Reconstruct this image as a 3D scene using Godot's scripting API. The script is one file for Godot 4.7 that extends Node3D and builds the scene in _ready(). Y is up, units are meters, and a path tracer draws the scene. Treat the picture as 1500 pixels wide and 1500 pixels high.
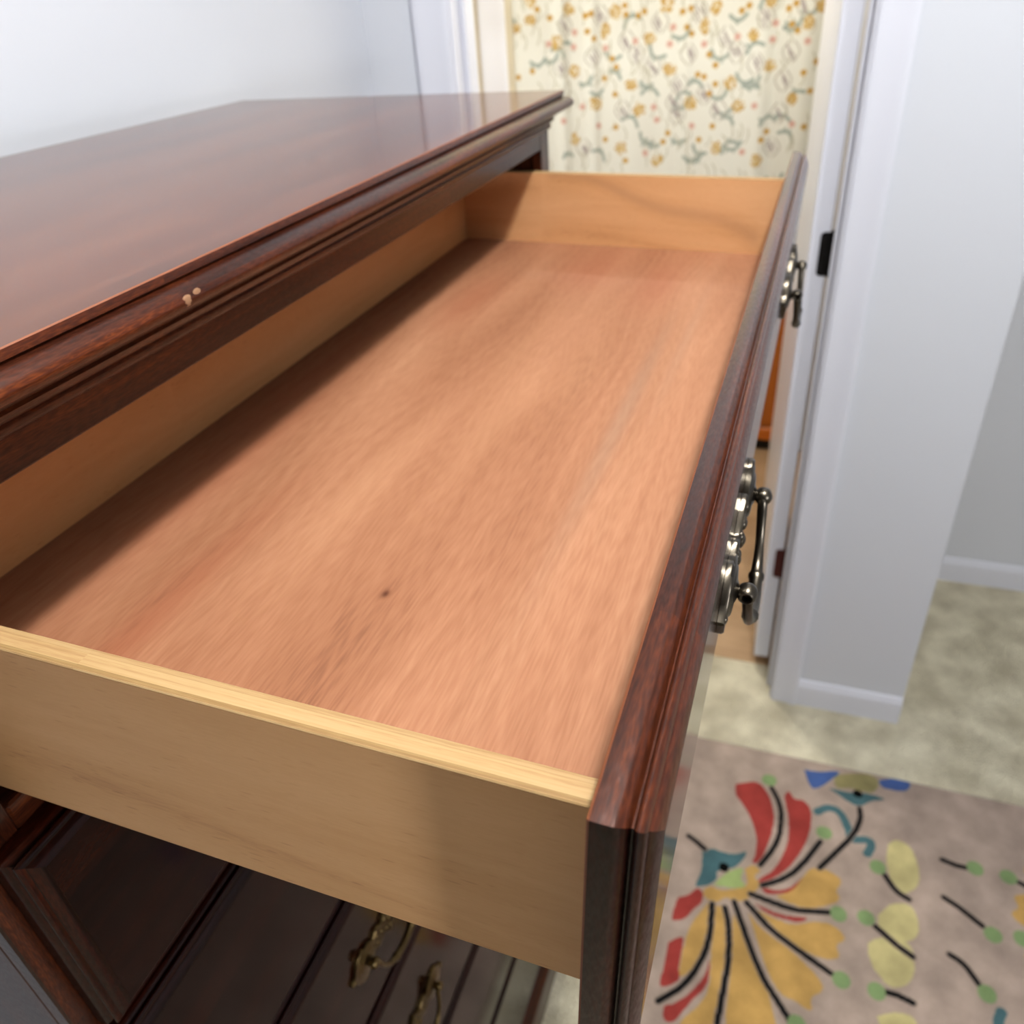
extends Node3D

var M := {}

# ---------------------------------------------------------------- mesh builder
class MB:
	var p := PackedVector3Array()
	func tri(a: Vector3, b: Vector3, c: Vector3) -> void:
		p.append(a); p.append(b); p.append(c)
	func quad(a: Vector3, b: Vector3, c: Vector3, d: Vector3) -> void:
		tri(a, b, c); tri(a, c, d)
	# rings of equal length, joined one to the next; reversed when the winding comes out inside
	func loft(rings: Array, closed := true, cap_start := true, cap_end := true) -> void:
		var n: int = rings[0].size()
		for r in rings.size() - 1:
			var a: PackedVector3Array = rings[r]
			var b: PackedVector3Array = rings[r + 1]
			for i in (n if closed else n - 1):
				var j := (i + 1) % n
				quad(a[i], a[j], b[j], b[i])
		if cap_start: cap(rings[0], true)
		if cap_end: cap(rings[rings.size() - 1], false)
	func cap(ring: PackedVector3Array, flip: bool) -> void:
		var c := Vector3.ZERO
		for q in ring: c += q
		c /= ring.size()
		for i in ring.size():
			var j := (i + 1) % ring.size()
			if flip: tri(c, ring[j], ring[i])
			else: tri(c, ring[i], ring[j])
	func box(lo: Vector3, hi: Vector3, b := 0.001) -> void:
		b = minf(b, 0.45 * minf(hi.x - lo.x, minf(hi.y - lo.y, hi.z - lo.z)))
		var rings := []
		for s in [[lo.y, b], [lo.y + b, 0.0], [hi.y - b, 0.0], [hi.y, b]]:
			var y: float = s[0]
			var k: float = s[1]
			var x0 := lo.x + k; var x1 := hi.x - k; var z0 := lo.z + k; var z1 := hi.z - k
			var e := b
			rings.append(PackedVector3Array([Vector3(x0 + e, y, z0), Vector3(x0, y, z0 + e), Vector3(x0, y, z1 - e), Vector3(x0 + e, y, z1), Vector3(x1 - e, y, z1), Vector3(x1, y, z1 - e), Vector3(x1, y, z0 + e), Vector3(x1 - e, y, z0)]))
		loft(rings)
	# profile of (radius, height) turned about an axis
	func lathe(prof: Array, at: Vector3, axis: Vector3, segs := 20) -> void:
		var u := axis.cross(Vector3(0.31, 0.77, 0.55)).normalized()
		var v := axis.cross(u).normalized()
		var rings := []
		for q in prof:
			var ring := PackedVector3Array()
			for i in segs:
				var t := TAU * i / segs
				ring.append(at + axis * q[1] + (u * cos(t) + v * sin(t)) * maxf(q[0], 0.00002))
			rings.append(ring)
		loft(rings)
	func ball(at: Vector3, r: float, sq := Vector3.ONE, segs := 14) -> void:
		var rings := []
		for k in 8:
			var f := PI * (k + 0.02) / 7.04
			var ring := PackedVector3Array()
			for i in segs:
				var t := TAU * i / segs
				ring.append(at + Vector3(sin(f) * cos(t), -cos(f), -sin(f) * sin(t)) * r * sq)
			rings.append(ring)
		loft(rings)
	func tube(pts: Array, rad: Array, segs := 10) -> void:
		var rings := []
		var u := Vector3.ZERO
		for i in pts.size():
			var d: Vector3 = (pts[mini(i + 1, pts.size() - 1)] - pts[maxi(i - 1, 0)]).normalized()
			if u == Vector3.ZERO: u = d.cross(Vector3(0.3, 0.8, 0.52)).normalized()
			u = (u - d * u.dot(d)).normalized()
			var v := d.cross(u)
			var ring := PackedVector3Array()
			for k in segs:
				var t := TAU * k / segs
				ring.append(pts[i] + (u * cos(t) + v * sin(t)) * rad[i])
			rings.append(ring)
		loft(rings)
	func sweep(prof: PackedVector3Array, along: Vector3) -> void:
		var b := PackedVector3Array()
		for q in prof: b.append(q + along)
		loft([prof, b], true, false, false)
		for pair in [[prof, true], [b, false]]:
			var flat := PackedVector2Array()
			var a := along.abs()
			for q in pair[0]:
				flat.append(Vector2(q.y, q.z) if a.x > a.y and a.x > a.z else (Vector2(q.x, q.z) if a.y > a.z else Vector2(q.x, q.y)))
			var ids := Geometry2D.triangulate_polygon(flat)
			for k in range(0, ids.size(), 3):
				tri(pair[0][ids[k]], pair[0][ids[k + 1]], pair[0][ids[k + 2]])
	# grain: 0 x, 1 y, 2 z; smooth below the angle
	func commit(grain := 2, angle := 42.0, shift := Vector2.ZERO) -> ArrayMesh:
		var n := p.size()
		# outward winding: signed volume decides for the whole closed shape
		var near := {}
		var fn := PackedVector3Array(); fn.resize(n / 3)
		for t in n / 3:
			fn[t] = (p[t * 3 + 1] - p[t * 3]).cross(p[t * 3 + 2] - p[t * 3])
		var vol := 0.0
		for t in n / 3:
			vol += p[t * 3].dot(fn[t])
		var sgn := 1.0 if vol >= 0.0 else -1.0
		for t in n / 3:
			fn[t] *= sgn
			for k in 3:
				var key := Vector3i((p[t * 3 + k] * 20000.0).round())
				if not near.has(key): near[key] = PackedInt32Array()
				near[key].append(t)
		var lim := cos(deg_to_rad(angle))
		var vs := PackedVector3Array(); var ns := PackedVector3Array(); var us := PackedVector2Array(); var tg := PackedFloat32Array()
		for t in n / 3:
			if fn[t].length_squared() < 1e-22: continue
			var f := fn[t].normalized()
			var a := f.abs()
			var order := [0, 2, 1] if sgn > 0.0 else [0, 1, 2]
			for k in order:
				var q := p[t * 3 + k]
				var s := Vector3.ZERO
				for o in near[Vector3i((q * 20000.0).round())]:
					if fn[o].normalized().dot(f) > lim: s += fn[o]
				vs.append(q); ns.append(s.normalized())
				var uv := Vector2.ZERO
				if grain == 2: uv = Vector2(q.x if a.y > a.x else q.y, q.z) if a.z < 0.75 else Vector2(q.x, q.y * 0.2)
				elif grain == 0: uv = Vector2(q.z if a.y > a.z else q.y, q.x) if a.x < 0.75 else Vector2(q.z, q.y * 0.2)
				else: uv = Vector2(q.x if a.z > a.x else q.z, q.y) if a.y < 0.75 else Vector2(q.x, q.z * 0.2)
				us.append(uv + shift)
				var d := Vector3(0, 0, 1) if a.z < 0.75 else Vector3(1, 0, 0)
				tg.append_array([d.x, d.y, d.z, 1.0])
		var arr := []
		arr.resize(Mesh.ARRAY_MAX)
		arr[Mesh.ARRAY_VERTEX] = vs; arr[Mesh.ARRAY_NORMAL] = ns; arr[Mesh.ARRAY_TEX_UV] = us; arr[Mesh.ARRAY_TANGENT] = tg
		var m := ArrayMesh.new()
		m.add_surface_from_arrays(Mesh.PRIMITIVE_TRIANGLES, arr)
		return m

func obj(called: String, mesh: Mesh, mat: Material, parent: Node = self) -> MeshInstance3D:
	var o := MeshInstance3D.new()
	o.mesh = mesh
	o.material_override = mat
	o.name = called
	parent.add_child(o, true)
	return o

func box_obj(called: String, lo: Vector3, hi: Vector3, mat: Material, parent: Node = self, grain := 2, bevel := 0.001, shift := Vector2.ZERO) -> MeshInstance3D:
	var mb := MB.new()
	mb.box(lo, hi, bevel)
	return obj(called, mb.commit(grain, 42.0, shift), mat, parent)

func struct(o: Node3D) -> Node3D:
	o.set_meta("kind", "structure")
	return o

func tag(o: Node3D, label: String, category: String, group := "") -> Node3D:
	o.set_meta("label", label); o.set_meta("category", category)
	if group: o.set_meta("group", group)
	return o

func thing(called: String, label: String, category: String, at := Vector3.ZERO) -> Node3D:
	var o := Node3D.new()
	o.name = called
	add_child(o, true)
	o.position = at
	tag(o, label, category)
	return o

# ---------------------------------------------------------------- textures and materials
func noise(seed_: int, freq := 1.0, octaves := 3) -> FastNoiseLite:
	var n := FastNoiseLite.new()
	n.seed = seed_
	n.noise_type = FastNoiseLite.TYPE_SIMPLEX_SMOOTH
	n.frequency = freq
	n.fractal_octaves = octaves
	return n

# grain runs down the image; w and h in pixels cover sx and sy metres
func wood_image(w: int, h: int, sx: float, sy: float, ramp: Gradient, k: Dictionary) -> Image:
	var nb := noise(k.seed, 1.0, 2)
	var ns := noise(k.seed + 1, 1.0, 2)
	var nf := noise(k.seed + 2, 1.0, 1)
	var cols := []
	for i in 256: cols.append(ramp.sample(i / 255.0))
	var data := PackedByteArray()
	data.resize(w * h * 3)
	var at := 0
	for y in h:
		var vy := y * sy / h
		for x in w:
			var vx := x * sx / w
			var b := nb.get_noise_2d(vx * k.bx, vy * k.by)
			var v: float = 0.5 + k.ba * b + k.sa * ns.get_noise_2d((vx + b * k.warp) * k.sx, vy * k.sy)
			var f := nf.get_noise_2d(vx * k.fx, vy * k.fy)
			v += k.fa * f
			if f > 0.62: v -= k.pore * (f - 0.62)
			var c: Color = cols[clampi(int(v * 255.0), 0, 255)]
			data[at] = c.r8; data[at + 1] = c.g8; data[at + 2] = c.b8
			at += 3
	return Image.create_from_data(w, h, false, Image.FORMAT_RGB8, data)

func ramp_of(list: Array) -> Gradient:
	var g := Gradient.new()
	var offs := PackedFloat32Array()
	var cols := PackedColorArray()
	for i in list.size():
		offs.append(float(i) / (list.size() - 1)); cols.append(list[i])
	g.offsets = offs; g.colors = cols
	return g

func mat(col: Color, rough := 0.6, metal := 0.0) -> StandardMaterial3D:
	var m := StandardMaterial3D.new()
	m.albedo_color = col
	m.roughness = rough
	m.metallic = metal
	return m

func wood_mat(img: Image, sx: float, sy: float, rough: float, spec := 0.5) -> StandardMaterial3D:
	img.generate_mipmaps()
	var m := mat(Color.WHITE, rough)
	m.albedo_texture = ImageTexture.create_from_image(img)
	m.uv1_scale = Vector3(1.0 / sx, 1.0 / sy, 1)
	m.metallic_specular = spec
	return m

func fine_bump(freq: float, strength: float, seed_: int) -> NoiseTexture2D:
	var t := NoiseTexture2D.new()
	t.width = 512; t.height = 512; t.seamless = true
	t.noise = noise(seed_, freq, 3)
	t.as_normal_map = true
	t.bump_strength = strength
	return t

func mottled(a: Color, b: Color, freq: float, seed_: int) -> NoiseTexture2D:
	var t := NoiseTexture2D.new()
	t.width = 512; t.height = 512; t.seamless = true
	t.noise = noise(seed_, freq, 4)
	t.color_ramp = ramp_of([a, b])
	return t

func blot(img: Image, cx: float, cy: float, rx: float, ry: float, col: Color, a: float) -> void:
	for y in range(maxi(0, int(cy - ry * 2)), mini(img.get_height(), int(cy + ry * 2))):
		for x in range(maxi(0, int(cx - rx * 2)), mini(img.get_width(), int(cx + rx * 2))):
			var d := pow((x - cx) / rx, 2) + pow((y - cy) / ry, 2)
			if d < 4.0: img.set_pixel(x, y, img.get_pixel(x, y).lerp(col, a * exp(-d * 1.2)))

func make_materials() -> void:
	# reddish plywood of the drawer bottom: 0.43 m across, 0.88 m along the grain
	var fl := wood_image(640, 1280, 0.43, 0.88, ramp_of(FLOOR_RAMP), {"seed": 11, "bx": 9.0, "by": 1.6, "ba": 0.36, "warp": 0.03, "sx": 90.0, "sy": 3.0, "sa": 0.15, "fx": 640.0, "fy": 40.0, "fa": 0.18, "pore": 0.5})
	# marks of its own: a grey streak, pale scuffs, a dark speck
	blot(fl, 468, 640, 12, 300, Color(0.52, 0.44, 0.38), 0.34)
	blot(fl, 500, 420, 9, 240, Color(0.55, 0.45, 0.38), 0.22)
	blot(fl, 350, 1010, 3, 5, Color(0.25, 0.12, 0.06), 0.9)
	for q in [[330, 700, 30, 160], [250, 880, 24, 150], [390, 560, 30, 120], [290, 520, 18, 130]]:
		blot(fl, q[0], q[1], q[2], q[3], Color(0.76, 0.585, 0.44), 0.17)
	for q in [[150, 330, 40, 130], [300, 150, 60, 110], [90, 900, 30, 240], [60, 640, 24, 200], [180, 1120, 20, 200], [420, 200, 40, 120]]:
		blot(fl, q[0], q[1], q[2], q[3], Color(0.55, 0.31, 0.215), 0.38)
	M.plywood = wood_mat(fl, 0.43, 0.88, 0.62, 0.3)
	var bi := wood_image(256, 1024, 0.16, 0.5, ramp_of(BIRCH_RAMP), {"seed": 31, "bx": 16.0, "by": 3.0, "ba": 0.30, "warp": 0.02, "sx": 60.0, "sy": 5.0, "sa": 0.14, "fx": 800.0, "fy": 60.0, "fa": 0.08, "pore": 1.0})
	M.birch = wood_mat(bi, 0.16, 0.5, 0.5, 0.35)
	var bf := bi.duplicate() as Image
	bf.clear_mipmaps()
	for i in 90:                                      # a dark mineral streak that runs down across the far side
		var t := i / 89.0
		blot(bf, 256.0 * (0.097 - 0.030 * t - 0.034 * pow(t, 2.0) + 0.006 * sin(t * 9.0)) / 0.16, 1024.0 * (0.01 + 0.25 * t) / 0.5, 7.0 + 9.0 * t, 10.0, Color(0.56, 0.41, 0.29), 0.10)
	M.birch_far = wood_mat(bf, 0.16, 0.5, 0.5, 0.35)
	M.birch_far.albedo_color = Color(0.99, 0.975, 1.0)
	var ed := wood_image(256, 1024, 0.0214, 0.4, ramp_of(EDGE_RAMP), {"seed": 51, "bx": 200.0, "by": 1.2, "ba": 0.22, "warp": 0.0, "sx": 700.0, "sy": 9.0, "sa": 0.22, "fx": 2400.0, "fy": 60.0, "fa": 0.12, "pore": 1.2})
	for y in 1024:                                   # the plies of the sawn edge: thin light face, darker glue line, wide core
		for x in 256:
			var t := fposmod(x / 128.0, 1.0)
			var k := 1.0
			if t > 0.78 and t < 0.94: k = 0.86
			elif t >= 0.94: k = 1.04
			elif t < 0.22: k = 0.97
			if absf(t - 0.78) < 0.012 or absf(t - 0.24) < 0.010: k *= 0.86
			var c := ed.get_pixel(x, y)
			ed.set_pixel(x, y, Color(c.r * k, c.g * k * (0.99 if k < 0.9 else 1.0), c.b * k * (0.93 if k < 0.9 else 1.0)))
	M.ply_edge = wood_mat(ed, 0.0214, 0.4, 0.6, 0.3)
	var ma := wood_image(384, 1280, 0.12, 0.6, ramp_of(MAHOGANY_RAMP), {"seed": 71, "bx": 26.0, "by": 2.2, "ba": 0.26, "warp": 0.01, "sx": 160.0, "sy": 8.0, "sa": 0.18, "fx": 900.0, "fy": 110.0, "fa": 0.20, "pore": 1.0})
	M.mahogany = wood_mat(ma, 0.12, 0.6, 0.30, 0.25)
	M.mahogany.normal_enabled = true
	M.mahogany.normal_texture = fine_bump(0.12, 1.2, 5)
	M.mahogany.normal_scale = 0.18
	M.mahogany.clearcoat_enabled = true
	M.mahogany.clearcoat = 0.45
	M.mahogany.clearcoat_roughness = 0.18
	var tp := wood_image(512, 1024, 0.5, 1.0, ramp_of(TOP_RAMP), {"seed": 91, "bx": 9.0, "by": 1.6, "ba": 0.34, "warp": 0.03, "sx": 60.0, "sy": 4.0, "sa": 0.16, "fx": 360.0, "fy": 30.0, "fa": 0.08, "pore": 0.6})
	M.top = wood_mat(tp, 0.5, 1.0, 0.10, 0.25)
	# flat lacquered panels
	M.lacquer = wood_mat(ma.duplicate(), 0.12, 0.6, 0.10, 0.25)
	M.lacquer.albedo_color = Color(0.55, 0.49, 0.46)
	M.dark = M.mahogany.duplicate()                   # mahogany darkened to stand for shade on the lower drawers and front ends
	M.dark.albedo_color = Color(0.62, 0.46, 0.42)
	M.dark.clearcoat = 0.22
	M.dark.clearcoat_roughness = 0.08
	M.wear = mat(Color(0.45, 0.235, 0.11), 0.6)
	M.red_brown = mat(Color(0.30, 0.10, 0.085), 0.5, 0.3)  # red-brown metal of the lower hinge
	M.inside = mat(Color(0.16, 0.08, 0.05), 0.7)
	M.pewter = mat(Color(0.33, 0.305, 0.27), 0.30, 1.0)
	M.brass = mat(Color(0.40, 0.33, 0.21), 0.34, 1.0)
	M.bronze = mat(Color(0.10, 0.09, 0.09), 0.4, 0.7)
	M.wall = mat(Color(0.81, 0.82, 0.85), 0.75)
	M.wall.normal_enabled = true
	M.wall.normal_texture = fine_bump(0.06, 1.0, 15)
	M.wall.normal_scale = 0.1
	M.wall.uv1_scale = Vector3(3, 3, 3)
	M.taupe = mat(Color(0.26, 0.23, 0.21), 0.8)
	M.ceiling = mat(Color(0.9, 0.9, 0.89), 0.9)
	M.trim = mat(Color(0.845, 0.85, 0.89), 0.35)
	M.hall = mat(Color(0.80, 0.76, 0.68), 0.8)
	M.carpet = mat(Color.WHITE, 0.95)
	M.carpet.albedo_texture = mottled(Color(0.70, 0.665, 0.57), Color(0.93, 0.90, 0.80), 0.012, 25)
	M.carpet.uv1_scale = Vector3(1.1, 1.1, 1)
	M.carpet.normal_enabled = true
	M.carpet.normal_texture = fine_bump(0.25, 6.0, 26)
	M.carpet.metallic_specular = 0.1
	var hf := wood_image(256, 512, 0.5, 1.0, ramp_of([Color(0.58, 0.46, 0.34), Color(0.74, 0.62, 0.49)]), {"seed": 131, "bx": 8.0, "by": 2.0, "ba": 0.3, "warp": 0.02, "sx": 60.0, "sy": 4.0, "sa": 0.2, "fx": 300.0, "fy": 20.0, "fa": 0.1, "pore": 0.4})
	M.hall_floor = wood_mat(hf, 0.5, 1.0, 0.4)
	var oa := wood_image(256, 512, 0.3, 0.6, ramp_of([Color(0.55, 0.27, 0.05), Color(0.76, 0.43, 0.12)]), {"seed": 151, "bx": 12.0, "by": 2.0, "ba": 0.3, "warp": 0.02, "sx": 60.0, "sy": 4.0, "sa": 0.2, "fx": 300.0, "fy": 20.0, "fa": 0.1, "pore": 0.4})
	M.oak = wood_mat(oa, 0.3, 0.6, 0.4)
	M.black = mat(Color(0.02, 0.018, 0.016), 0.6)

const FLOOR_RAMP := [Color(0.44, 0.28, 0.20), Color(0.55, 0.37, 0.265), Color(0.61, 0.425, 0.315), Color(0.68, 0.50, 0.38)]
const BIRCH_RAMP := [Color(0.66, 0.465, 0.295), Color(0.80, 0.605, 0.405), Color(0.84, 0.65, 0.455), Color(0.89, 0.715, 0.525)]
const EDGE_RAMP := [Color(0.52, 0.38, 0.24), Color(0.645, 0.525, 0.36), Color(0.69, 0.585, 0.43)]
const MAHOGANY_RAMP := [Color(0.09, 0.034, 0.02), Color(0.155, 0.06, 0.03), Color(0.265, 0.113, 0.048), Color(0.45, 0.22, 0.078)]
const TOP_RAMP := [Color(0.235, 0.12, 0.068), Color(0.345, 0.19, 0.112), Color(0.43, 0.26, 0.16)]

# ---------------------------------------------------------------- lists of short outlines
func pts(s: String) -> PackedVector2Array:
	var out := PackedVector2Array()
	for q in s.split(" "):
		var c := q.split(",")
		out.append(Vector2(c[0].to_float(), c[1].to_float()))
	return out

func fill(img: Image, poly: PackedVector2Array, col: Color) -> void:
	var lo := Vector2(1e9, 1e9); var hi := -lo
	for q in poly: lo = lo.min(q); hi = hi.max(q)
	for y in range(maxi(0, int(lo.y)), mini(img.get_height(), int(hi.y) + 1)):
		for x in range(maxi(0, int(lo.x)), mini(img.get_width(), int(hi.x) + 1)):
			if Geometry2D.is_point_in_polygon(Vector2(x + 0.5, y + 0.5), poly): img.set_pixel(x, y, col)

func dot(img: Image, c: Vector2, r: float, col: Color) -> void:
	for y in range(maxi(0, int(c.y - r)), mini(img.get_height(), int(c.y + r) + 1)):
		for x in range(maxi(0, int(c.x - r)), mini(img.get_width(), int(c.x + r) + 1)):
			if Vector2(x + 0.5, y + 0.5).distance_to(c) < r: img.set_pixel(x, y, col)

func smooth_line(p: PackedVector2Array) -> PackedVector2Array:
	var c := Curve2D.new()
	for i in p.size():
		var t := (p[mini(i + 1, p.size() - 1)] - p[maxi(i - 1, 0)]) * 0.2
		c.add_point(p[i], -t, t)
	return c.tessellate(4, 4)

func stroke(img: Image, p: PackedVector2Array, r: float, col: Color) -> void:
	p = smooth_line(p)
	for i in p.size() - 1:
		var n := maxi(1, int(p[i].distance_to(p[i + 1]) / (r * 0.4)))
		for k in n + 1: dot(img, p[i].lerp(p[i + 1], float(k) / n), r, col)

# the printed flowers of the rug, millimetres from its far corner under the chest
const RUG := {
	"red": [
		"197,124 214,116 244,105 268,123 286,163 292,209 284,268 271,311 256,323 261,295 258,256 243,213 220,177 202,154",
		"310,128 319,111 333,127 355,129 371,154 371,201 360,250 335,306 306,343 276,371 273,360 301,326 321,272 326,225 321,174",
		"277,375 308,375 334,362 356,335 367,318 364,339 346,363 316,381 289,387",
		"269,418 304,425 338,425 372,419 357,432 327,435 293,430",
		"114,452 136,437 150,419 163,428 162,449 149,468 135,492 113,503 110,485",
		"112,552 136,534 141,555 140,595 143,621 113,641 112,604",
		"194,562 199,588 194,620 176,647 157,682 145,700 129,698 127,677 146,664 171,634 191,594",
	],
	"gold": [
		"242,344 257,330 273,339 263,356 276,371 266,392 256,409 234,424 210,423 196,436 176,438 163,424 176,406 201,408 231,394 249,379",
		"309,388 339,366 360,331 375,304 402,295 437,310 430,338 434,359 404,383 371,396 340,396",
		"274,430 313,439 350,440 387,423 424,420 446,440 432,460 435,483 411,494 375,490 330,472",
		"259,443 292,471 339,493 372,514 402,539 406,560 389,577 387,602 359,593 330,584 298,537",
		"229,452 257,498 285,549 310,591 328,646 332,665 297,689 245,686 239,602 234,526",
		"190,447 210,449 218,490 228,567 223,644 217,681 196,708 160,699 188,654 201,614 196,538",
		"168,462 181,445 185,500 187,540 173,577 145,612 143,554 150,502",
	],
	"teal": [
		"148,324 168,315 189,316 218,313 239,301 235,322 218,347 187,365 186,385 172,403 153,413 146,411 152,376 150,348",
		"406,74 443,75 472,69 501,66 530,71 501,85 476,106 451,100 426,85",
	],
	"green": [
		"183,399 200,371 222,350 238,345 236,369 246,385 223,396 199,399",
	],
	"blue": [
		"351,35 386,31 429,18 412,49 383,81 366,78",
		"519,18 558,1 587,1 577,32 531,37",
	],
	"olive": [
		"421,32 459,15 502,8 519,27 502,60 459,61 425,66",
	],
	"straw": [
		"535,192 555,176 585,197 592,270 557,307 540,286 530,238",
		"511,369 542,334 578,336 582,393 539,419 514,402",
		"489,438 517,417 567,418 570,479 535,512 505,492 492,465",
		"503,576 538,558 569,562 570,602 525,617",
	],
	"ink": [
		"280,111 301,153 308,204 300,263 272,325",
		"394,227 366,283 329,336 280,372",
		"259,399 310,405 356,407 416,393",
		"253,421 299,460 353,489 422,520",
		"228,426 261,497 301,571 354,634",
		"211,445 224,488 231,566 225,678",
		"185,444 189,499 182,562 155,625 113,671",
		"476,112 476,149 452,207 394,295",
		"112,297 128,305 152,320",
		"525,272 546,302 571,316",
		"505,397 544,425 572,440",
		"523,525 540,525 568,531",
	],
	"curl": [
		"385,149 410,131 435,140 452,177 460,200 492,195 499,208 491,230",
	],
	"dot": [
		"198,353",
		"472,72",
	],
	"bud": [
		"273,90",
		"401,202",
		"434,391",
		"441,527",
		"512,257",
		"487,383",
		"504,529",
		"364,634",
	],
}

func rug_image() -> Image:
	var k := 0.5                                      # pixels per millimetre
	var img := Image.create(640, 960, false, Image.FORMAT_RGB8)
	var base := Color(0.61, 0.545, 0.50)
	img.fill(base)
	var nn := noise(7, 0.02, 3)
	var tone := {"red": Color(0.55, 0.22, 0.20), "gold": Color(0.675, 0.54, 0.315), "teal": Color(0.26, 0.37, 0.39), "green": Color(0.56, 0.62, 0.40), "blue": Color(0.25, 0.33, 0.52), "olive": Color(0.52, 0.49, 0.34), "straw": Color(0.70, 0.655, 0.47)}
	var copies := [[Vector2.ZERO, 1.0], [Vector2(1210, 730), -1.0], [Vector2(60, 1120), 1.0], [Vector2(1270, 1800), -1.0], [Vector2(660, 880), 1.0]]
	for c in copies:
		for key in ["olive", "straw", "red", "gold", "teal", "green", "blue"]:
			if key in ["straw", "olive"] and c[1] < 0.0: continue
			for s in RUG[key]:
				var q := PackedVector2Array()
				for v in pts(s): q.append((c[0] + v * c[1]) * k)
				var r := smooth_line(q + PackedVector2Array([q[0]]))
				fill(img, r, tone[key])
		for s in RUG.curl:
			var q := PackedVector2Array()
			for v in pts(s): q.append((c[0] + v * c[1]) * k)
			stroke(img, q, 9.0 * k, tone.teal)
		for s in RUG.ink:
			var q := PackedVector2Array()
			for v in pts(s): q.append((c[0] + v * c[1]) * k)
			stroke(img, q, 7.5 * k, base.darkened(0.15))
			stroke(img, q, 5.0 * k, Color(0.09, 0.085, 0.09))
		for s in RUG.dot: dot(img, (c[0] + pts(s)[0] * c[1]) * k, 11.0 * k, Color(0.05, 0.05, 0.05))
		for s in RUG.bud: dot(img, (c[0] + pts(s)[0] * c[1]) * k, 17.0 * k, Color(0.46, 0.545, 0.37))
	for y in img.get_height():
		for x in img.get_width():
			var v := 1.0 + 0.15 * nn.get_noise_2d(x, y) + 0.05 * nn.get_noise_2d(x * 14.0, y * 14.0)
			var c := img.get_pixel(x, y)
			img.set_pixel(x, y, Color(c.r * v, c.g * v, c.b * v))
	img.generate_mipmaps()
	return img

# the curtain's print, millimetres from x = -0.9 and up from the floor
const PRINT := {
	"big": ["184,1604 317,1572 486,1557 660,1569 825,1551 995,1559 1153,1539 180,1548 449,1503 606,1473 791,1499 949,1468", "1118,1495 270,1473 337,1382 676,1378 1010,1375 543,1333 886,1330 413,1276 574,1255 755,1272 917,1258 1093,1276", "510,1127 644,1087 852,1128 993,1083 335,1158"],
	"small": ["205,1578 250,1550 379,1550 398,1555 518,1573 522,1546 565,1541 586,1552 713,1545 740,1552 729,1499 747,1480", "906,1538 928,1551 1052,1536 1073,1549 1067,1492 1086,1474 385,1503 408,1480 475,1417 490,1390 810,1417 833,1385", "775,1358 797,1351 448,1357 486,1305 818,1299 837,1328 1120,1353 179,1388 490,1198 836,1197 1019,1174 679,1175", "664,1147 791,1153 451,1157 1004,1148 1147,1297 1155,1382 527,1084 1141,1189"],
	"pink": ["340,1502 335,1458 243,1471 452,1450 556,1467 684,1502 675,1453 791,1448 899,1465 1010,1451 1015,1497 1121,1443", "627,1261 639,1220 424,1203 763,1198 972,1257 1102,1199 600,1109 944,1111 365,1267 288,1219"],
	"lav": ["303,1523 641,1519 771,1542 403,1423 560,1426 619,1389 740,1419 900,1419 964,1383 1073,1415 984,1514 526,1469", "865,1466 713,1328 801,1297 1057,1331 513,1253 854,1246 697,1273 286,1394 434,1547 1106,1539 1054,1233 710,1233", "367,1129 1042,1124"],
	"leaf": ["633,1433 599,1345 933,1347 960,1426 871,1253 544,1523 897,1530 479,1433 845,1421 417,1323 767,1320 957,1308", "882,1206 541,1212 1020,1201 603,1162 909,1138 717,1161 1083,1157 423,1099 779,1101 312,1452 201,1424 272,1434"],
}

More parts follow.
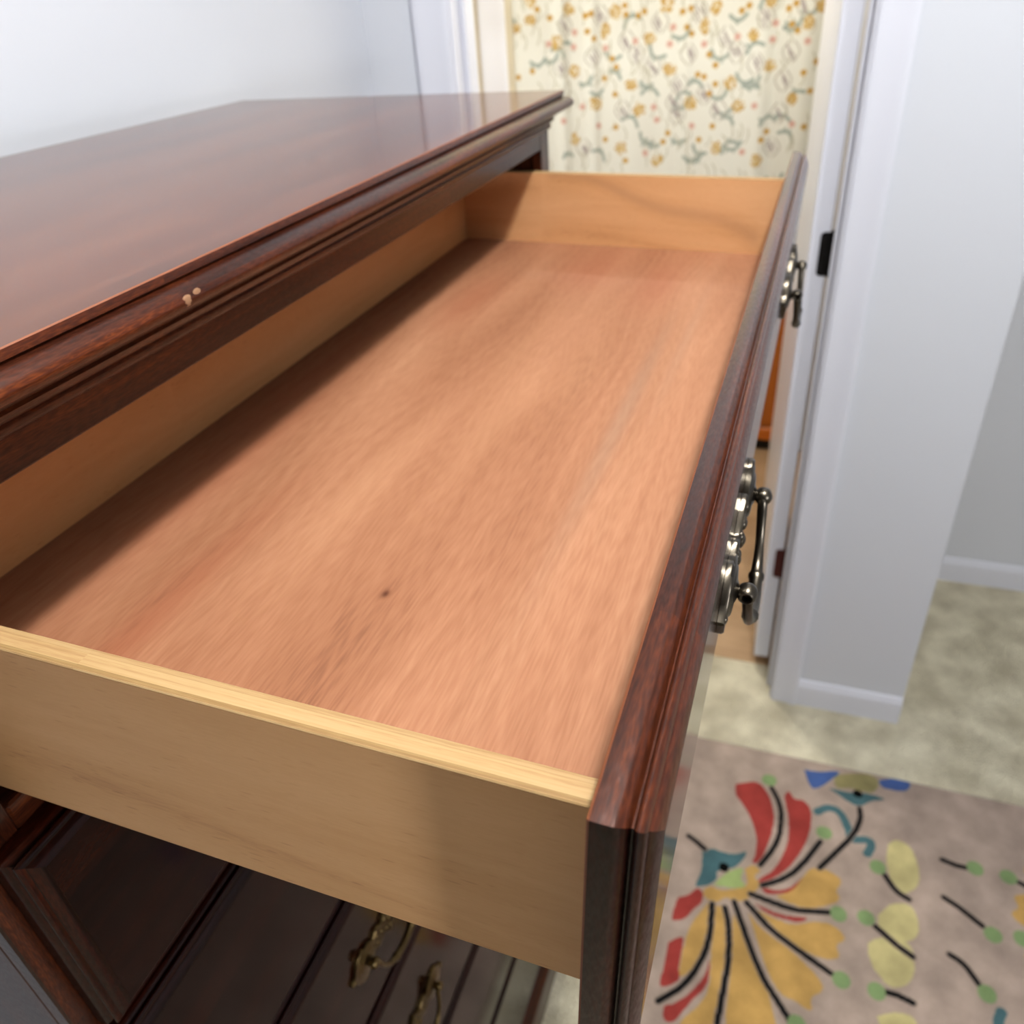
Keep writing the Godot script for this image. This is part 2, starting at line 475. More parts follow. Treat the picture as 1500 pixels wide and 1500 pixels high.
func curtain_image() -> Image:
	var k := 0.7
	var w := 1024; var h := 448                       # 1463 mm by 640 mm
	var img := Image.create(w, h, false, Image.FORMAT_RGB8)
	img.fill(Color(0.82, 0.82, 0.80))
	var rng := RandomNumberGenerator.new()
	rng.seed = 4
	var spots := {}
	for key in PRINT:
		spots[key] = []
		for s in PRINT[key]:
			for q in pts(s): spots[key].append(Vector2(q.x * k, h - fposmod((q.y - 1010.0) * k, h)))
	for key in spots:                                 # the strip to the right goes on in the same manner
		var extra := []
		for q in spots[key]:
			if q.x < 350.0: extra.append(q + Vector2(700, 14))
			if q.x > 620.0: extra.append(q + Vector2(-720, 8))
		spots[key] += extra
	for i in 36: spots.leaf.append(Vector2(rng.randf() * w, rng.randf() * h))
	for q in spots.leaf:
		var a := rng.randf_range(-0.6, 0.6)
		var up := -1.0 if rng.randf() < 0.6 else 1.0
		var line := PackedVector2Array()
		var big := rng.randf_range(0.7, 1.1)
		for i in 6:
			var t := (-1.0 + 2.0 * i / 5.0) * big
			line.append(q + Vector2(t * 20.0, up * (1.0 - t * t) * -13.0).rotated(a))
		stroke(img, line, 4.0, Color(0.565, 0.60, 0.585))
		for i in 2: stroke(img, PackedVector2Array([line[i * 2 + 1], line[i * 2 + 1] + Vector2(rng.randf_range(-9, 9), -up * 7.0)]), 2.6, Color(0.58, 0.61, 0.59))
	for q in spots.lav:
		for i in 4:
			var o: Vector2 = q + Vector2(rng.randf_range(-9, 9), rng.randf_range(-9, 9))
			stroke(img, PackedVector2Array([o + Vector2(-5, -7), o, o + Vector2(4, 8)]), 1.9, Color(0.60, 0.565, 0.57))
		for s in [-1, 1]:
			stroke(img, PackedVector2Array([q + Vector2(s * 6, -22), q + Vector2(s * 19, 0), q + Vector2(s * 4, 22)]), 1.5, Color(0.64, 0.625, 0.60))
	for i in 260:                                     # thin stems
		var s := Vector2(rng.randf() * w, rng.randf() * h)
		var t := Vector2(rng.randf_range(-14, 14), rng.randf_range(18, 40))
		stroke(img, PackedVector2Array([s, s + t * 0.5 + Vector2(5, 0), s + t]), 1.2, Color(0.66, 0.65, 0.59))
	for q in spots.big:
		var wide := rng.randf_range(11.0, 16.0)
		var tall := rng.randf_range(11.0, 17.0)
		for i in 44:
			var d := Vector2.from_angle(rng.randf() * TAU) * sqrt(rng.randf()) * Vector2(wide, tall)
			dot(img, q + d, rng.randf_range(1.8, 3.2), Color(0.66, 0.52, 0.29).lerp(Color(0.74, 0.63, 0.40), rng.randf()))
		for i in 8: dot(img, q + Vector2(rng.randf_range(-9, 9), rng.randf_range(-9, 9)), 1.4, Color(0.80, 0.74, 0.60))
	for q in spots.small:
		for i in 5: dot(img, q + Vector2.from_angle(TAU * i / 5.0) * 4.4, 3.2, Color(0.71, 0.57, 0.31))
		dot(img, q, 2.2, Color(0.58, 0.40, 0.14))
	for q in spots.pink:
		for i in 5: dot(img, q + Vector2.from_angle(TAU * i / 5.0) * 4.8, 3.6, Color(0.78, 0.64, 0.60))
		dot(img, q, 2.8, Color(0.69, 0.48, 0.46))
	img.generate_mipmaps()
	return img

# ---------------------------------------------------------------- furniture
const TOP_Y := 1.55
const FRONT_LEN := 0.90

# moulded drawer front: inner face at x = 0, near end at z = 0, bottom at y = 0
func front_mesh(h: float) -> Array:
	var prof := [[0.0008, 0.0], [0.0070, 0.0001], [0.0084, 0.0008], [0.0097, 0.0020], [0.0106, 0.0033], [0.0112, 0.0042], [0.0116, 0.0043], [0.0120, 0.0034], [0.0126, 0.0024], [0.0134, 0.0020], [0.0142, 0.0022], [0.0150, 0.0032], [0.0154, 0.0046], [0.0155, 0.0056], [0.0160, 0.0060], [0.0176, 0.0080], [0.0189, 0.0113], [0.0190, 0.0120]]
	var ring := func(x: float, k: float) -> PackedVector3Array:
		return PackedVector3Array([Vector3(x, k, -k), Vector3(x, h - k, -k), Vector3(x, h - k, -FRONT_LEN + k), Vector3(x, k, -FRONT_LEN + k)])
	var rings := []
	for q in prof: rings.append(ring.call(q[0], q[1]))
	var all := MB.new()
	all.loft(rings, true, false, false)
	all.cap(ring.call(0.0, 0.0008), true)
	var mb := MB.new()
	var ends := [MB.new(), MB.new()]
	for t in all.p.size() / 3:                        # the two mitred ends, split off so shade can be painted into them
		var a := all.p[t * 3]; var c := all.p[t * 3 + 1]; var e := all.p[t * 3 + 2]
		var n := (c - a).cross(e - a).abs()
		var mid := (a + c + e) / 3.0
		var rim := minf(-mid.z, FRONT_LEN + mid.z)
		if rim < minf(mid.y, h - mid.y) and rim < 0.02 and not (n.x > n.y and n.x > n.z and mid.x < 0.001): ends[0 if mid.z > -0.45 else 1].tri(a, c, e)
		else: mb.tri(a, c, e)
	var face := MB.new()
	face.loft([ring.call(0.0184, 0.0124), ring.call(0.01905, 0.0120)], true, false, true)
	var wear := MB.new()
	wear.loft([ring.call(0.0, 0.0008), ring.call(0.0008, 0.0)], true, false, false)
	return [mb, face, wear, ends]

func add_handle(parent: Node3D, y: float, z: float, m: Material) -> void:
	var x := 0.0192
	var up := [[-70, 1], [-67, 3], [-63, 6], [-61, 12], [-55, 17], [-49, 19], [-44, 17.5], [-39, 12], [-36, 7.5], [-32, 6.5], [-28, 9], [-23, 13], [-18, 12], [-13, 8], [-9, 8.5], [-5, 13], [0, 17]]
	var low := [1, 3, 6, 13, 19, 21, 19.5, 13, 8.5, 8, 11, 15, 15, 12, 13, 19, 25]
	var rings := []
	for side in 2:
		for i in up.size():
			var k := i if side == 0 else up.size() - 1 - i
			if side == 1 and i == 0: continue
			var u: float = up[k][0] * 0.001 * (1.0 if side == 0 else -1.0)
			var hi: float = up[k][1] * 0.001
			var lo: float = -low[k] * 0.001
			var b := minf(0.0012, (hi - lo) * 0.3)
			rings.append(PackedVector3Array([Vector3(x, y + lo, z + u), Vector3(x + 0.0022, y + lo, z + u), Vector3(x + 0.0034, y + lo + b, z + u), Vector3(x + 0.0034, y + hi - b, z + u), Vector3(x + 0.0022, y + hi, z + u), Vector3(x, y + hi, z + u)]))
	var mb := MB.new()
	mb.loft(rings)
	# raised scrolls and beads
	for q in [[-30, 0, 3.0], [-23, 5, 2.6], [-23, -6, 2.6], [-15, 0, 3.2], [-7, 6, 3.0], [-7, -8, 3.0], [0, 9, 3.4], [0, -14, 3.4], [0, -1, 4.2], [7, 6, 3.0], [7, -8, 3.0], [15, 0, 3.2], [23, 5, 2.6], [23, -6, 2.6], [30, 0, 3.0], [-66, 0, 2.2], [66, 0, 2.2]]:
		mb.ball(Vector3(x + 0.0030, y + q[1] * 0.001, z + q[0] * 0.001), q[2] * 0.001, Vector3(0.7, 1, 1), 10)
	obj("backplate", mb.commit(2, 50.0), m, parent)
	for s in [-1.0, 1.0]:
		var c := Vector3(x, y, z + 0.044 * s)
		var pm := MB.new()
		pm.lathe([[0.0172, 0.0], [0.0175, 0.0030], [0.0160, 0.0040], [0.0136, 0.0042], [0.0128, 0.0042], [0.0118, 0.0050], [0.0096, 0.0054], [0.0058, 0.0057], [0.0038, 0.0066], [0.0031, 0.0068], [0.0034, 0.0080], [0.0030, 0.0090]], c, Vector3.RIGHT, 24)
		# knuckle, drilled along the plate for the bail's pin
		pm.lathe([[0.0016, -0.0014], [0.0022, -0.0044], [0.0030, -0.0047], [0.0042, -0.0034], [0.0050, 0.0], [0.0044, 0.0028], [0.0030, 0.0045], [0.0008, 0.0050]], c + Vector3(0.0108, 0, 0), Vector3(0, 0, -s), 20)
		obj("post", pm.commit(2, 45.0), m, parent)
	var path := []
	var rad := []
	var right := [[0, -38.5, 3.9], [6, -38.2, 3.9], [14, -36.5, 3.6], [16, -36, 4.4], [18, -35.4, 4.4], [20, -34.6, 3.3], [27, -30.5, 2.8], [33, -23, 2.5], [37, -14, 2.6], [39.2, -6, 2.8], [39.7, -1, 2.7], [41, 0, 2.0]]
	for i in range(right.size() - 1, 0, -1):
		path.append(Vector3(x + 0.0108 + 0.00010 * absf(right[i][1]), y + right[i][1] * 0.001, z - right[i][0] * 0.001)); rad.append(right[i][2] * 0.001)
	for q in right:
		path.append(Vector3(x + 0.0108 + 0.00010 * absf(q[1]), y + q[1] * 0.001, z + q[0] * 0.001)); rad.append(q[2] * 0.001)
	var bm := MB.new()
	bm.tube(path, rad, 12)
	obj("bail", bm.commit(2, 60.0), m, parent)

func add_drawer(chest: Node3D, h: float, m_handle: Material, shift: float, wood: Material) -> MeshInstance3D:
	var f := front_mesh(h)
	var d := obj("drawer", f[0].commit(2, 38.0, Vector2(shift, shift * 1.7)), wood, chest)
	for e in f[3]: obj("shaded_end_grain", e.commit(1, 38.0, Vector2(shift, shift)), M.dark, d)
	obj("front_panel", f[1].commit(2, 30.0, Vector2(shift, shift)), M.lacquer, d)
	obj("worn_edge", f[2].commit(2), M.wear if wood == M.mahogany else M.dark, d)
	add_handle(d, h * 0.5, -0.234, m_handle)
	add_handle(d, h * 0.5, -0.666, m_handle)
	return d

func part_box(called: String, lo: Vector3, hi: Vector3, m: Material, parent: Node3D, grain := 2, bevel := 0.001, shift := Vector2.ZERO) -> MeshInstance3D:
	var o := box_obj(called, lo, hi, m, parent, grain, bevel, shift)
	o.position = -parent.position
	return o

func make_chest() -> void:
	var base := Vector3(-0.21, 0, -0.45)
	var c := thing("chest_of_drawers", "tall dark mahogany chest of drawers with its glossy moulded top and top drawer pulled open", "dresser", base)
	# top with its moulded edge: overhang past the top's own edge, at each height
	var ring := func(y: float, o: float) -> PackedVector3Array:
		return PackedVector3Array([Vector3(-0.4453, y, 0.0264 + o), Vector3(0.0157 + o, y, 0.0264 + o), Vector3(0.0157 + o, y, -0.9264 - o), Vector3(-0.4453, y, -0.9264 - o)])
	var prof := [[1.5085, -0.0156], [1.5098, -0.0136], [1.5118, -0.0124], [1.5138, -0.0124], [1.5150, -0.0137], [1.5162, -0.0114], [1.5184, -0.0098], [1.5206, -0.0086], [1.5220, -0.0104], [1.5234, -0.0072], [1.5254, -0.0056], [1.5268, -0.0050], [1.5276, -0.0034], [1.5284, 0.0012], [1.5294, 0.0050], [1.5314, 0.0084], [1.5340, 0.0103], [1.5366, 0.0104], [1.5392, 0.0092], [1.5414, 0.0068], [1.5428, 0.0040], [1.5434, 0.0008], [1.5440, -0.0006], [1.5446, 0.0002], [1.5452, 0.0012], [1.5478, 0.0010], [1.5494, 0.0003]]
	var rings := []
	for q in prof: rings.append(ring.call(q[0], q[1]))
	var mb := MB.new()
	mb.loft(rings, true, true, false)
	obj("edge_moulding", mb.commit(2, 38.0, Vector2(0.03, 0.2)), M.mahogany, c).position = -base
	mb = MB.new()
	mb.loft([ring.call(1.5494, 0.0003), ring.call(1.5500, -0.0005)], true, false, false)
	obj("worn_edge", mb.commit(2), M.wear, c).position = -base
	mb = MB.new()
	mb.loft([ring.call(1.5480, -0.0006), ring.call(1.5500, -0.0005)], true, true, true)
	obj("top_panel", mb.commit(2), M.top, c).position = -base
	for q in [[Vector3(0.0253, 1.5372, -0.2110), 0.0034], [Vector3(0.0254, 1.5360, -0.2025), 0.0040]]:
		mb = MB.new()
		mb.ball(q[0], q[1], Vector3(0.22, 0.75, 1.0), 9)
		var ch := obj("chip", mb.commit(2, 60.0), M.chip, c)
		ch.position = -base
	# carcass
	for z in [[-0.911, -0.885], [-0.015, 0.011]]:
		part_box("side_panel", Vector3(-0.44, 0.02, z[0]), Vector3(-0.012, 1.512, z[1]), M.mahogany, c, 1, 0.001)
	part_box("stile", Vector3(-0.012, 0.02, -0.911), Vector3(0.0, 1.512, -0.879), M.mahogany, c, 1, 0.0012)
	part_box("stile", Vector3(-0.012, 0.02, -0.0195), Vector3(0.0, 1.512, 0.011), M.mahogany, c, 1, 0.0012)
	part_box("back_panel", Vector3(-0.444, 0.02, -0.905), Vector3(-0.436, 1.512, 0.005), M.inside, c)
	part_box("rail", Vector3(-0.012, 1.4905, -0.879), Vector3(0.0, 1.512, -0.0195), M.mahogany, c, 2, 0.0012)
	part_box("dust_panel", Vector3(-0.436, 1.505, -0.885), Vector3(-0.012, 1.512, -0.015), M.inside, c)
	for y in [1.3405, 1.181, 1.007, 0.825, 0.580, 0.340, 0.105]:
		part_box("rail", Vector3(-0.03, y - 0.011, -0.879), Vector3(0.0, y + 0.011, -0.0195), M.mahogany, c, 2, 0.0012)
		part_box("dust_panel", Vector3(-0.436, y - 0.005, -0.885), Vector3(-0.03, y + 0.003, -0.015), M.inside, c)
	mb = MB.new()
	var pr := [[0.0, 0.0], [0.075, 0.0], [0.082, -0.003], [0.088, -0.009], [0.094, -0.011], [0.1, -0.018], [0.104, -0.026]]
	rings = []
	for q in pr:
		var o: float = q[1]
		rings.append(PackedVector3Array([Vector3(-0.44, q[0], 0.037 + o), Vector3(0.030 + o, q[0], 0.037 + o), Vector3(0.030 + o, q[0], -0.937 - o), Vector3(-0.44, q[0], -0.937 - o)]))
	mb.loft(rings)
	obj("plinth", mb.commit(2, 38.0), M.mahogany, c).position = -base
	# closed drawers
	var shift := 0.0
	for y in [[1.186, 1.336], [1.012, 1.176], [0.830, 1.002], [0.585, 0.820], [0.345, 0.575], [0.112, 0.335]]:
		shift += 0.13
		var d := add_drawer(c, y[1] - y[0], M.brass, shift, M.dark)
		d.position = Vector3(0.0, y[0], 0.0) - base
	# the top drawer, pulled out and sagging a little on its runners
	var h := 0.1385
	var o := add_drawer(c, h, M.pewter, 0.05, M.mahogany)
	o.set_meta("label", "pulled-out top drawer with a pale plywood inside")
	var sag := 0.0266
	var tb := Transform3D(Basis(Vector3.BACK, -sag), Vector3(0, 1.3668, 0))
	var tf := tb * Transform3D(Basis(Vector3.BACK, -0.0134), Vector3(0.2848, -0.0140, 0))
	o.transform = Transform3D(Basis.IDENTITY, -base) * tf
	var rel := tf.affine_inverse() * tb
	var lst := []
	var top := 0.1007
	lst.append(box_obj("side_panel", Vector3(-0.103, 0.0, -0.0315), Vector3(0.2855, top - 0.0006, -0.0208), M.birch, o, 0, 0.0006))
	lst.append(box_obj("edge_band", Vector3(-0.1028, top - 0.0012, -0.0315), Vector3(0.2852, top, -0.0208), M.ply_edge, o, 0, 0.0005, Vector2(0.0315, 0.31)))
	lst.append(box_obj("side_panel", Vector3(-0.103, 0.0, -0.8786), Vector3(0.2855, top - 0.0006, -0.8679), M.birch_far, o, 0, 0.0006, Vector2.ZERO))
	lst.append(box_obj("edge_band", Vector3(-0.1028, top - 0.0012, -0.8786), Vector3(0.2852, top, -0.8679), M.ply_edge, o, 0, 0.0005, Vector2(0.8786, 0.05)))
	lst.append(box_obj("back_panel", Vector3(-0.115, 0.0, -0.8786), Vector3(-0.1033, top, -0.0208), M.birch, o, 2, 0.0006, Vector2(0.5, 0.3)))
	lst.append(box_obj("bottom_panel", Vector3(-0.1032, 0.0135, -0.8680), Vector3(0.2856, 0.0179, -0.0314), M.plywood, o, 2, 0.0003, Vector2(0.1105, 0.874)))
	for q in lst: q.transform = rel

# ---------------------------------------------------------------- the place
func make_room() -> void:
	var zf := -1.5415
	struct(box_obj("floor", Vector3(-0.70, -0.10, -1.66), Vector3(3.2, 0.0, 3.6), M.carpet, self, 2, 0.002))
	struct(box_obj("floor_hall", Vector3(-1.5, -0.10, -3.65), Vector3(1.95, -0.004, -1.66), M.hall_floor, self, 0, 0.001))
	struct(box_obj("ceiling", Vector3(-1.6, 2.62, -3.65), Vector3(3.2, 2.55, 3.6), M.ceiling))
	struct(box_obj("wall_left", Vector3(-0.674, 0, zf - 0.115), Vector3(-0.574, 2.62, 3.6), M.wall))
	struct(box_obj("wall_right", Vector3(3.1, 0, -2.2), Vector3(3.2, 2.62, 3.6), M.wall))
	struct(box_obj("wall_near", Vector3(-0.574, 0, 3.5), Vector3(3.1, 2.62, 3.6), M.taupe))
	var mb := MB.new()
	mb.box(Vector3(-0.574, 0, zf - 0.115), Vector3(-0.401, 2.62, zf))
	mb.box(Vector3(0.389, 0, zf - 0.115), Vector3(0.690, 2.62, zf))
	mb.box(Vector3(-0.401, 2.06, zf - 0.115), Vector3(0.389, 2.62, zf))
	struct(obj("wall_far", mb.commit(), M.wall))
	# the alcove to the right of the doorway
	mb = MB.new()
	mb.box(Vector3(0.395, 0, -3.07), Vector3(0.690, 2.62, zf - 0.115))
	struct(obj("wall_hall_right", mb.commit(), M.hall))
	struct(box_obj("wall_alcove", Vector3(0.690, 0, -2.30), Vector3(3.1, 2.62, -2.20), M.wall))
	struct(box_obj("floor_alcove", Vector3(0.690, -0.10, -2.20), Vector3(3.2, 0.0, -1.66), M.carpet, self, 2, 0.002))
	# doorway: jambs, stops, casings
	for s in [[-0.401, -0.383], [0.371, 0.389]]:
		struct(box_obj("trim_1", Vector3(s[0], 0, zf - 0.116), Vector3(s[1], 2.06, zf + 0.001), M.trim, self, 1))
	struct(box_obj("trim_2", Vector3(-0.383, 2.042, zf - 0.116), Vector3(0.371, 2.06, zf + 0.001), M.trim, self, 0))
	struct(box_obj("trim_3", Vector3(-0.383, 0, zf - 0.075), Vector3(-0.372, 2.042, zf - 0.040), M.trim, self, 1, 0.002))
	struct(box_obj("trim_4", Vector3(0.361, 0, zf - 0.075), Vector3(0.371, 2.042, zf - 0.040), M.trim, self, 1, 0.002))
	var casing := func(called: String, x0: float, x1: float, z: float, out: float, m: Material) -> void:
		# inner edge thin and rounded, outer edge thicker
		var rings := []
		for y in [0.0, 2.115]:
			var ring := PackedVector3Array()
			for q in [[0.0, 0.0], [0.0, 0.009], [0.05, 0.011], [0.14, 0.012], [0.3, 0.0105], [0.6, 0.0125], [0.8, 0.016], [0.95, 0.016], [1.0, 0.014], [1.0, 0.0]]:
				ring.append(Vector3(lerpf(x0, x1, q[0]), y, z + q[1] * out))
			rings.append(ring)
		var cb := MB.new()
		cb.loft(rings)
		struct(obj(called, cb.commit(1, 40.0), m))
	casing.call("trim_5", -0.388, -0.459, zf, 1.0, M.trim)
	casing.call("trim_6", 0.376, 0.439, zf, 1.0, M.trim)
	struct(box_obj("trim_7", Vector3(-0.459, 2.048, zf), Vector3(0.439, 2.115, zf + 0.014), M.trim, self, 0, 0.003))
	casing.call("trim_8", -0.783, -0.878, -2.95, 1.0, M.trim)
	casing.call("trim_9", 0.300, 0.385, -2.95, 1.0, M.trim)
	var board := func(called: String, a: Vector3, b: Vector3, out: Vector3) -> void:
		var rings := []
		for at in [a, b]:
			var ring := PackedVector3Array()
			for q in [[0.0, 0.0], [0.012, 0.0], [0.012, 0.060], [0.0115, 0.066], [0.009, 0.071], [0.0065, 0.076], [0.004, 0.082], [0.0, 0.084]]:
				ring.append(at + out * q[0] + Vector3.UP * q[1])
			rings.append(ring)
		var bb := MB.new()
		bb.loft(rings)
		struct(obj(called, bb.commit(0, 35.0), M.trim))
	board.call("baseboard_far", Vector3(0.439, 0, zf), Vector3(0.690, 0, zf), Vector3.BACK)
	board.call("baseboard_far", Vector3(-0.574, 0, zf), Vector3(-0.459, 0, zf), Vector3.BACK)
	board.call("baseboard_left", Vector3(-0.574, 0, zf + 0.012), Vector3(-0.574, 0, 3.5), Vector3.RIGHT)
	board.call("baseboard_alcove", Vector3(0.690, 0, -2.20), Vector3(3.1, 0, -2.20), Vector3.BACK)
	# the door, swung open into the hall
	var d := box_obj("door_1", Vector3(0, 0.045, -0.745), Vector3(0.038, 2.032, 0), M.trim, self, 1, 0.0015)
	d.position = Vector3(0.3175, 0, -1.6415)
	d.rotation.y = deg_to_rad(3.4)
	struct(d)
	for y in [1.86, 1.160, 0.372]:
		mb = MB.new()
		var rings := []
		for z in [-0.0005, 0.0023]:
			var ring := PackedVector3Array()
			for q in [[0.0395, -0.044], [0.0265, -0.044], [0.0215, -0.042], [0.0190, -0.037], [0.0190, 0.037], [0.0215, 0.042], [0.0265, 0.044], [0.0395, 0.044]]:
				ring.append(Vector3(q[0], y + q[1], z))
			rings.append(ring)
		mb.loft(rings)
		mb.lathe([[0.004, -0.047], [0.0058, -0.044], [0.0058, 0.044], [0.004, 0.047]], Vector3(0.0435, y, -0.001), Vector3.UP, 12)
		for q in [[0.0265, -0.028], [0.0305, 0.0], [0.0265, 0.028]]:
			mb.ball(Vector3(q[0], y + q[1], 0.0025), 0.0036, Vector3(1, 1, 0.4), 8)
		obj("hinge", mb.commit(1, 40.0), M.red_brown if y < 1.0 else M.bronze, d)
	# hall
	mb = MB.new()
	mb.box(Vector3(-1.5, 0, -3.07), Vector3(-0.786, 2.62, -2.95))
	mb.box(Vector3(0.300, 0, -3.07), Vector3(0.395, 2.62, -2.95))
	mb.box(Vector3(-0.786, 2.1, -3.07), Vector3(0.300, 2.62, -2.95))
	struct(obj("wall_hall_far", mb.commit(), M.hall))
	struct(box_obj("wall_hall_left", Vector3(-1.6, 0, -3.07), Vector3(-1.5, 2.62, -1.55), M.hall))
	struct(box_obj("wall_hall_near", Vector3(-1.5, 0, zf - 0.115), Vector3(-0.674, 2.62, zf - 0.015), M.hall))
	mb = MB.new()
	mb.box(Vector3(-0.886, 0, -3.65), Vector3(0.40, 2.62, -3.55))
	mb.box(Vector3(-0.886, 0, -3.55), Vector3(-0.786, 2.62, -3.07))
	mb.box(Vector3(0.30, 0, -3.55), Vector3(0.40, 2.62, -3.07))
	struct(obj("wall_closet", mb.commit(), M.hall))

func make_curtain() -> void:
	var n := 220
	var fold := noise(42, 5.0, 2)
	var y0 := 0.64
	var rings := []
	for y in [y0, 1.0, 1.4, 1.8, 2.09]:
		var front := PackedVector3Array()
		var back := PackedVector3Array()
		for i in n + 1:
			var x := -0.784 + 1.082 * i / n
			var z := -3.035 + 0.010 * fold.get_noise_2d(x, y * 0.05)
			for f in [[-0.62, 0.016, 0.022], [-0.505, 0.015, 0.020], [-0.175, 0.010, 0.018], [0.115, 0.018, 0.022], [0.262, 0.020, 0.026]]:
				z -= f[1] * exp(-pow((x - f[0] - 0.012 * (2.1 - y)) / f[2], 2))
			front.append(Vector3(x, y, z)); back.append(Vector3(x, y, z - 0.002))
		back.reverse()
		rings.append(front + back)
	var mb := MB.new()
	mb.loft(rings, true, false, false)
	tag(obj("curtain", mb.commit(1, 60.0), M.curtain), "cream cotton curtain printed with mustard, pink and grey-green flowers, hanging beyond the doorway", "curtain")
	mb = MB.new()
	mb.tube([Vector3(-0.786, 2.095, -3.035), Vector3(-0.1, 2.095, -3.035), Vector3(0.300, 2.095, -3.035)], [0.009, 0.009, 0.009], 12)
	tag(obj("curtain_rod", mb.commit(0), M.trim), "thin white rod carrying the flowered curtain", "curtain rod")

func make_cabinet() -> void:
	var base := Vector3(-0.1, -0.004, -3.13)
	var c := thing("wooden_cabinet", "low orange-brown wooden cabinet on a black toe kick below the flowered curtain", "cabinet", base)
	part_box("carcass", Vector3(-0.784, 0.05, -3.36), Vector3(0.298, 0.60, -2.925), M.oak, c, 0)
	part_box("toe_kick", Vector3(-0.780, -0.004, -3.34), Vector3(0.294, 0.05, -2.935), M.black, c, 0)
	part_box("bottom_rail", Vector3(-0.784, 0.05, -2.925), Vector3(0.298, 0.105, -2.905), M.oak_light, c, 0, 0.004)
	for x in [[-0.778, -0.247], [-0.239, 0.292]]:
		part_box("door", Vector3(x[0], 0.112, -2.925), Vector3(x[1], 0.592, -2.907), M.oak, c, 1, 0.003)

func make_rug() -> void:
	var mb := MB.new()
	var rings := []
	for q in [[0.0, 0.0], [0.008, 0.0], [0.0115, -0.003], [0.012, -0.007]]:
		var k: float = q[1]
		rings.append(PackedVector3Array([Vector3(0.12 - k, q[0], 0.55 + k), Vector3(1.38 + k, q[0], 0.55 + k), Vector3(1.38 + k, q[0], -1.34 - k), Vector3(0.12 - k, q[0], -1.34 - k)]))
	mb.loft(rings)
	tag(obj("rug", mb.commit(2, 50.0), M.rug), "taupe wool rug with large red, gold and teal flowers, lying on the carpet", "rug")

func make_lamp(called: String, label: String, at: Vector3, r: float, col: Color, energy: float, glow: float) -> void:
	var t := thing(called, label, "lamp", Vector3(at.x, 2.62, at.z))
	var mb := MB.new()
	mb.lathe([[0.07, 0.0], [0.07, -0.015], [0.05, -0.03], [0.02, -0.035], [0.02, at.y + r * 0.9 - 2.62]], Vector3.ZERO, Vector3.UP, 24)
	obj("base", mb.commit(1, 40.0), M.trim, t)
	mb = MB.new()
	mb.ball(Vector3(0, at.y - 2.62, 0), r, Vector3.ONE, 24)
	var gm := mat(Color(0.9, 0.9, 0.88), 0.4)
	gm.emission_enabled = true
	gm.emission = col
	gm.emission_energy_multiplier = glow
	obj("bulb", mb.commit(1, 60.0), gm, t)
	var l := OmniLight3D.new()
	l.name = "light"
	l.position = Vector3(0, at.y - 2.62, 0)
	l.light_color = col
	l.light_energy = energy
	l.light_size = r * 0.8
	l.omni_range = 12.0
	l.omni_attenuation = 2.0
	l.shadow_enabled = true
	t.add_child(l, true)

func make_fill_lamp(at: Vector3, y: float, energy: float) -> void:  # lamp added out of view to brighten the near drawer side
	var t := thing("added_fill_lamp", "added fill lamp out of view, a bare white globe on a slim pole", "lamp", at)
	var mb := MB.new()
	mb.lathe([[0.13, 0.0], [0.13, 0.012], [0.11, 0.022], [0.02, 0.03]], Vector3.ZERO, Vector3.UP, 28)
	obj("base", mb.commit(1, 40.0), M.bronze, t)
	mb = MB.new()
	mb.tube([Vector3(0, 0.02, 0), Vector3(0, 0.8, 0), Vector3(0, y - 0.04, 0)], [0.011, 0.010, 0.010], 12)
	obj("pole", mb.commit(1, 40.0), M.bronze, t)
	mb = MB.new()
	mb.ball(Vector3(0, y, 0), 0.06, Vector3.ONE, 24)
	var gm := mat(Color(0.9, 0.9, 0.88), 0.4)
	gm.emission_enabled = true
	gm.emission = Color(0.97, 0.98, 1.0)
	gm.emission_energy_multiplier = 3.0
	obj("bulb", mb.commit(1, 60.0), gm, t)
	var l := OmniLight3D.new()
	l.name = "light"
	l.position = Vector3(0, y, 0)
	l.light_color = Color(0.97, 0.98, 1.0)
	l.light_energy = energy
	l.light_size = 0.05
	l.omni_range = 12.0
	l.omni_attenuation = 2.0
	l.shadow_enabled = true
	t.add_child(l, true)

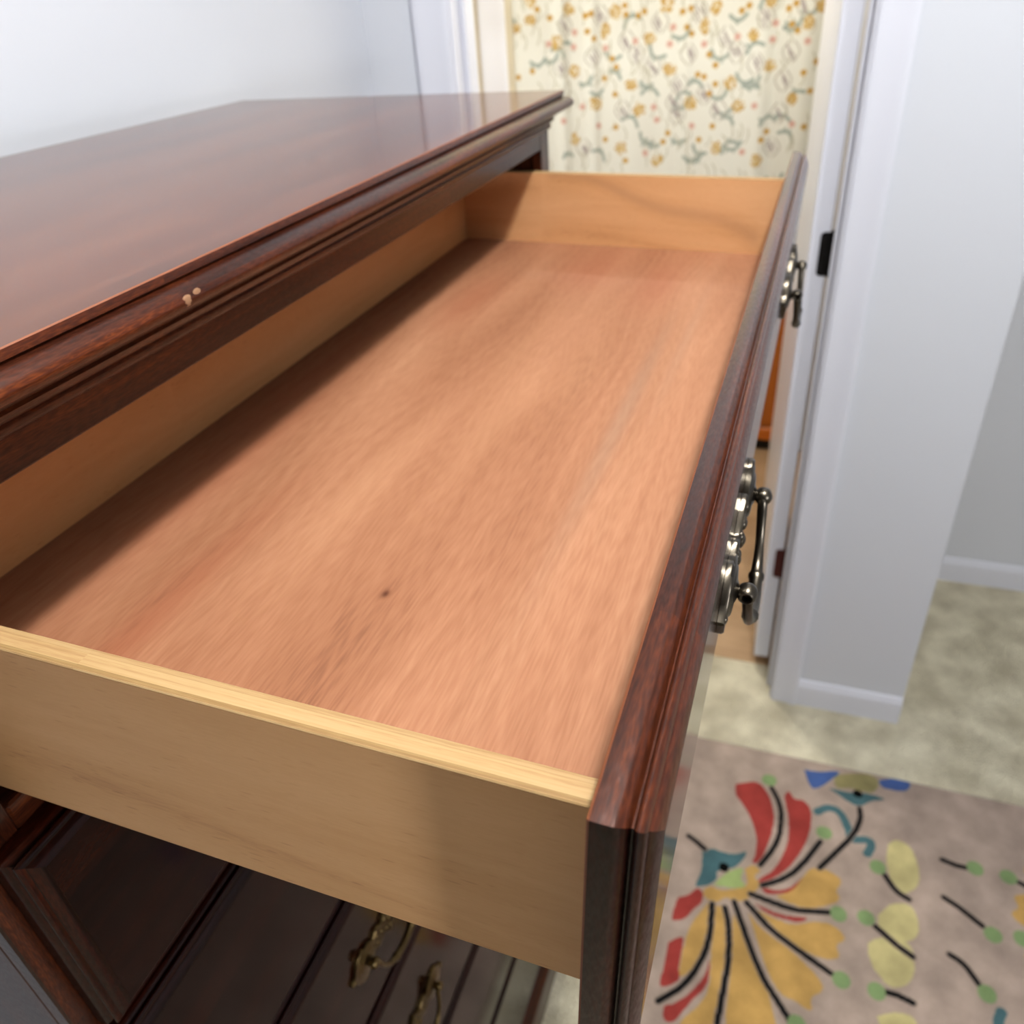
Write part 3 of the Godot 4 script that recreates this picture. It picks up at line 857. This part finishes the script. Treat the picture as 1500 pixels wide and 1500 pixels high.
func _ready() -> void:
	var cam := Camera3D.new()
	cam.name = "camera"
	cam.keep_aspect = Camera3D.KEEP_HEIGHT
	cam.near = 0.02
	var at := CameraAttributesPhysical.new()
	at.frustum_focal_length = 18.888
	at.frustum_focus_distance = 0.30
	at.exposure_aperture = 8.2
	at.frustum_near = 0.02
	at.frustum_far = 50.0
	cam.attributes = at
	cam.fov = 64.86
	cam.transform = Transform3D(Basis(Vector3(0.941920, -0.064433, -0.329598), Vector3(-0.130500, 0.834074, -0.535994), Vector3(0.309445, 0.547876, 0.777223)), Vector3(0.3253, 1.6617, 0.1230))
	add_child(cam)
	cam.current = true
	var we := WorldEnvironment.new()
	we.name = "world_environment"
	var e := Environment.new()
	e.background_mode = Environment.BG_COLOR
	e.background_color = Color(0.5, 0.55, 0.62)
	e.tonemap_mode = Environment.TONE_MAPPER_LINEAR
	e.tonemap_exposure = 1.0
	e.sdfgi_enabled = true
	e.ssao_enabled = true
	e.ssil_enabled = true
	we.environment = e
	add_child(we)
	make_materials()
	M.chip = mat(Color(0.50, 0.36, 0.25), 0.7)
	M.oak_light = M.oak.duplicate()
	M.oak_light.albedo_color = Color(1.25, 1.25, 1.3)
	M.rug = mat(Color.WHITE, 0.95)
	M.rug.albedo_texture = ImageTexture.create_from_image(rug_image())
	M.rug.uv1_scale = Vector3(1.0 / 1.28, 1.0 / 1.92, 1)
	M.rug.uv1_offset = Vector3(-0.12 / 1.28, 1.34 / 1.92, 0)
	M.rug.metallic_specular = 0.1
	M.curtain = mat(Color.WHITE, 0.9)
	M.curtain.albedo_texture = ImageTexture.create_from_image(curtain_image())
	M.curtain.uv1_scale = Vector3(1.0 / 1.463, -1.0 / 0.64, 1)
	M.curtain.uv1_offset = Vector3(0.9 / 1.463, 1.0 + 1.01 / 0.64, 0)
	M.curtain.metallic_specular = 0.15
	make_room()
	make_lamp("ceiling_lamp", "white globe lamp on the bedroom ceiling above the open drawer", Vector3(0.52, 2.51, -0.30), 0.05, Color(0.985, 0.985, 0.975), 2.05, 2.0)
	make_fill_lamp(Vector3(1.20, 0.012, 0.30), 1.53, 0.72)
	make_lamp("hall_lamp", "warm globe lamp on the hall ceiling beyond the doorway", Vector3(-0.15, 2.42, -2.15), 0.06, Color(1.0, 0.985, 0.93), 1.12, 2.0)
	make_chest()
	make_curtain()
	make_cabinet()
	make_rug()
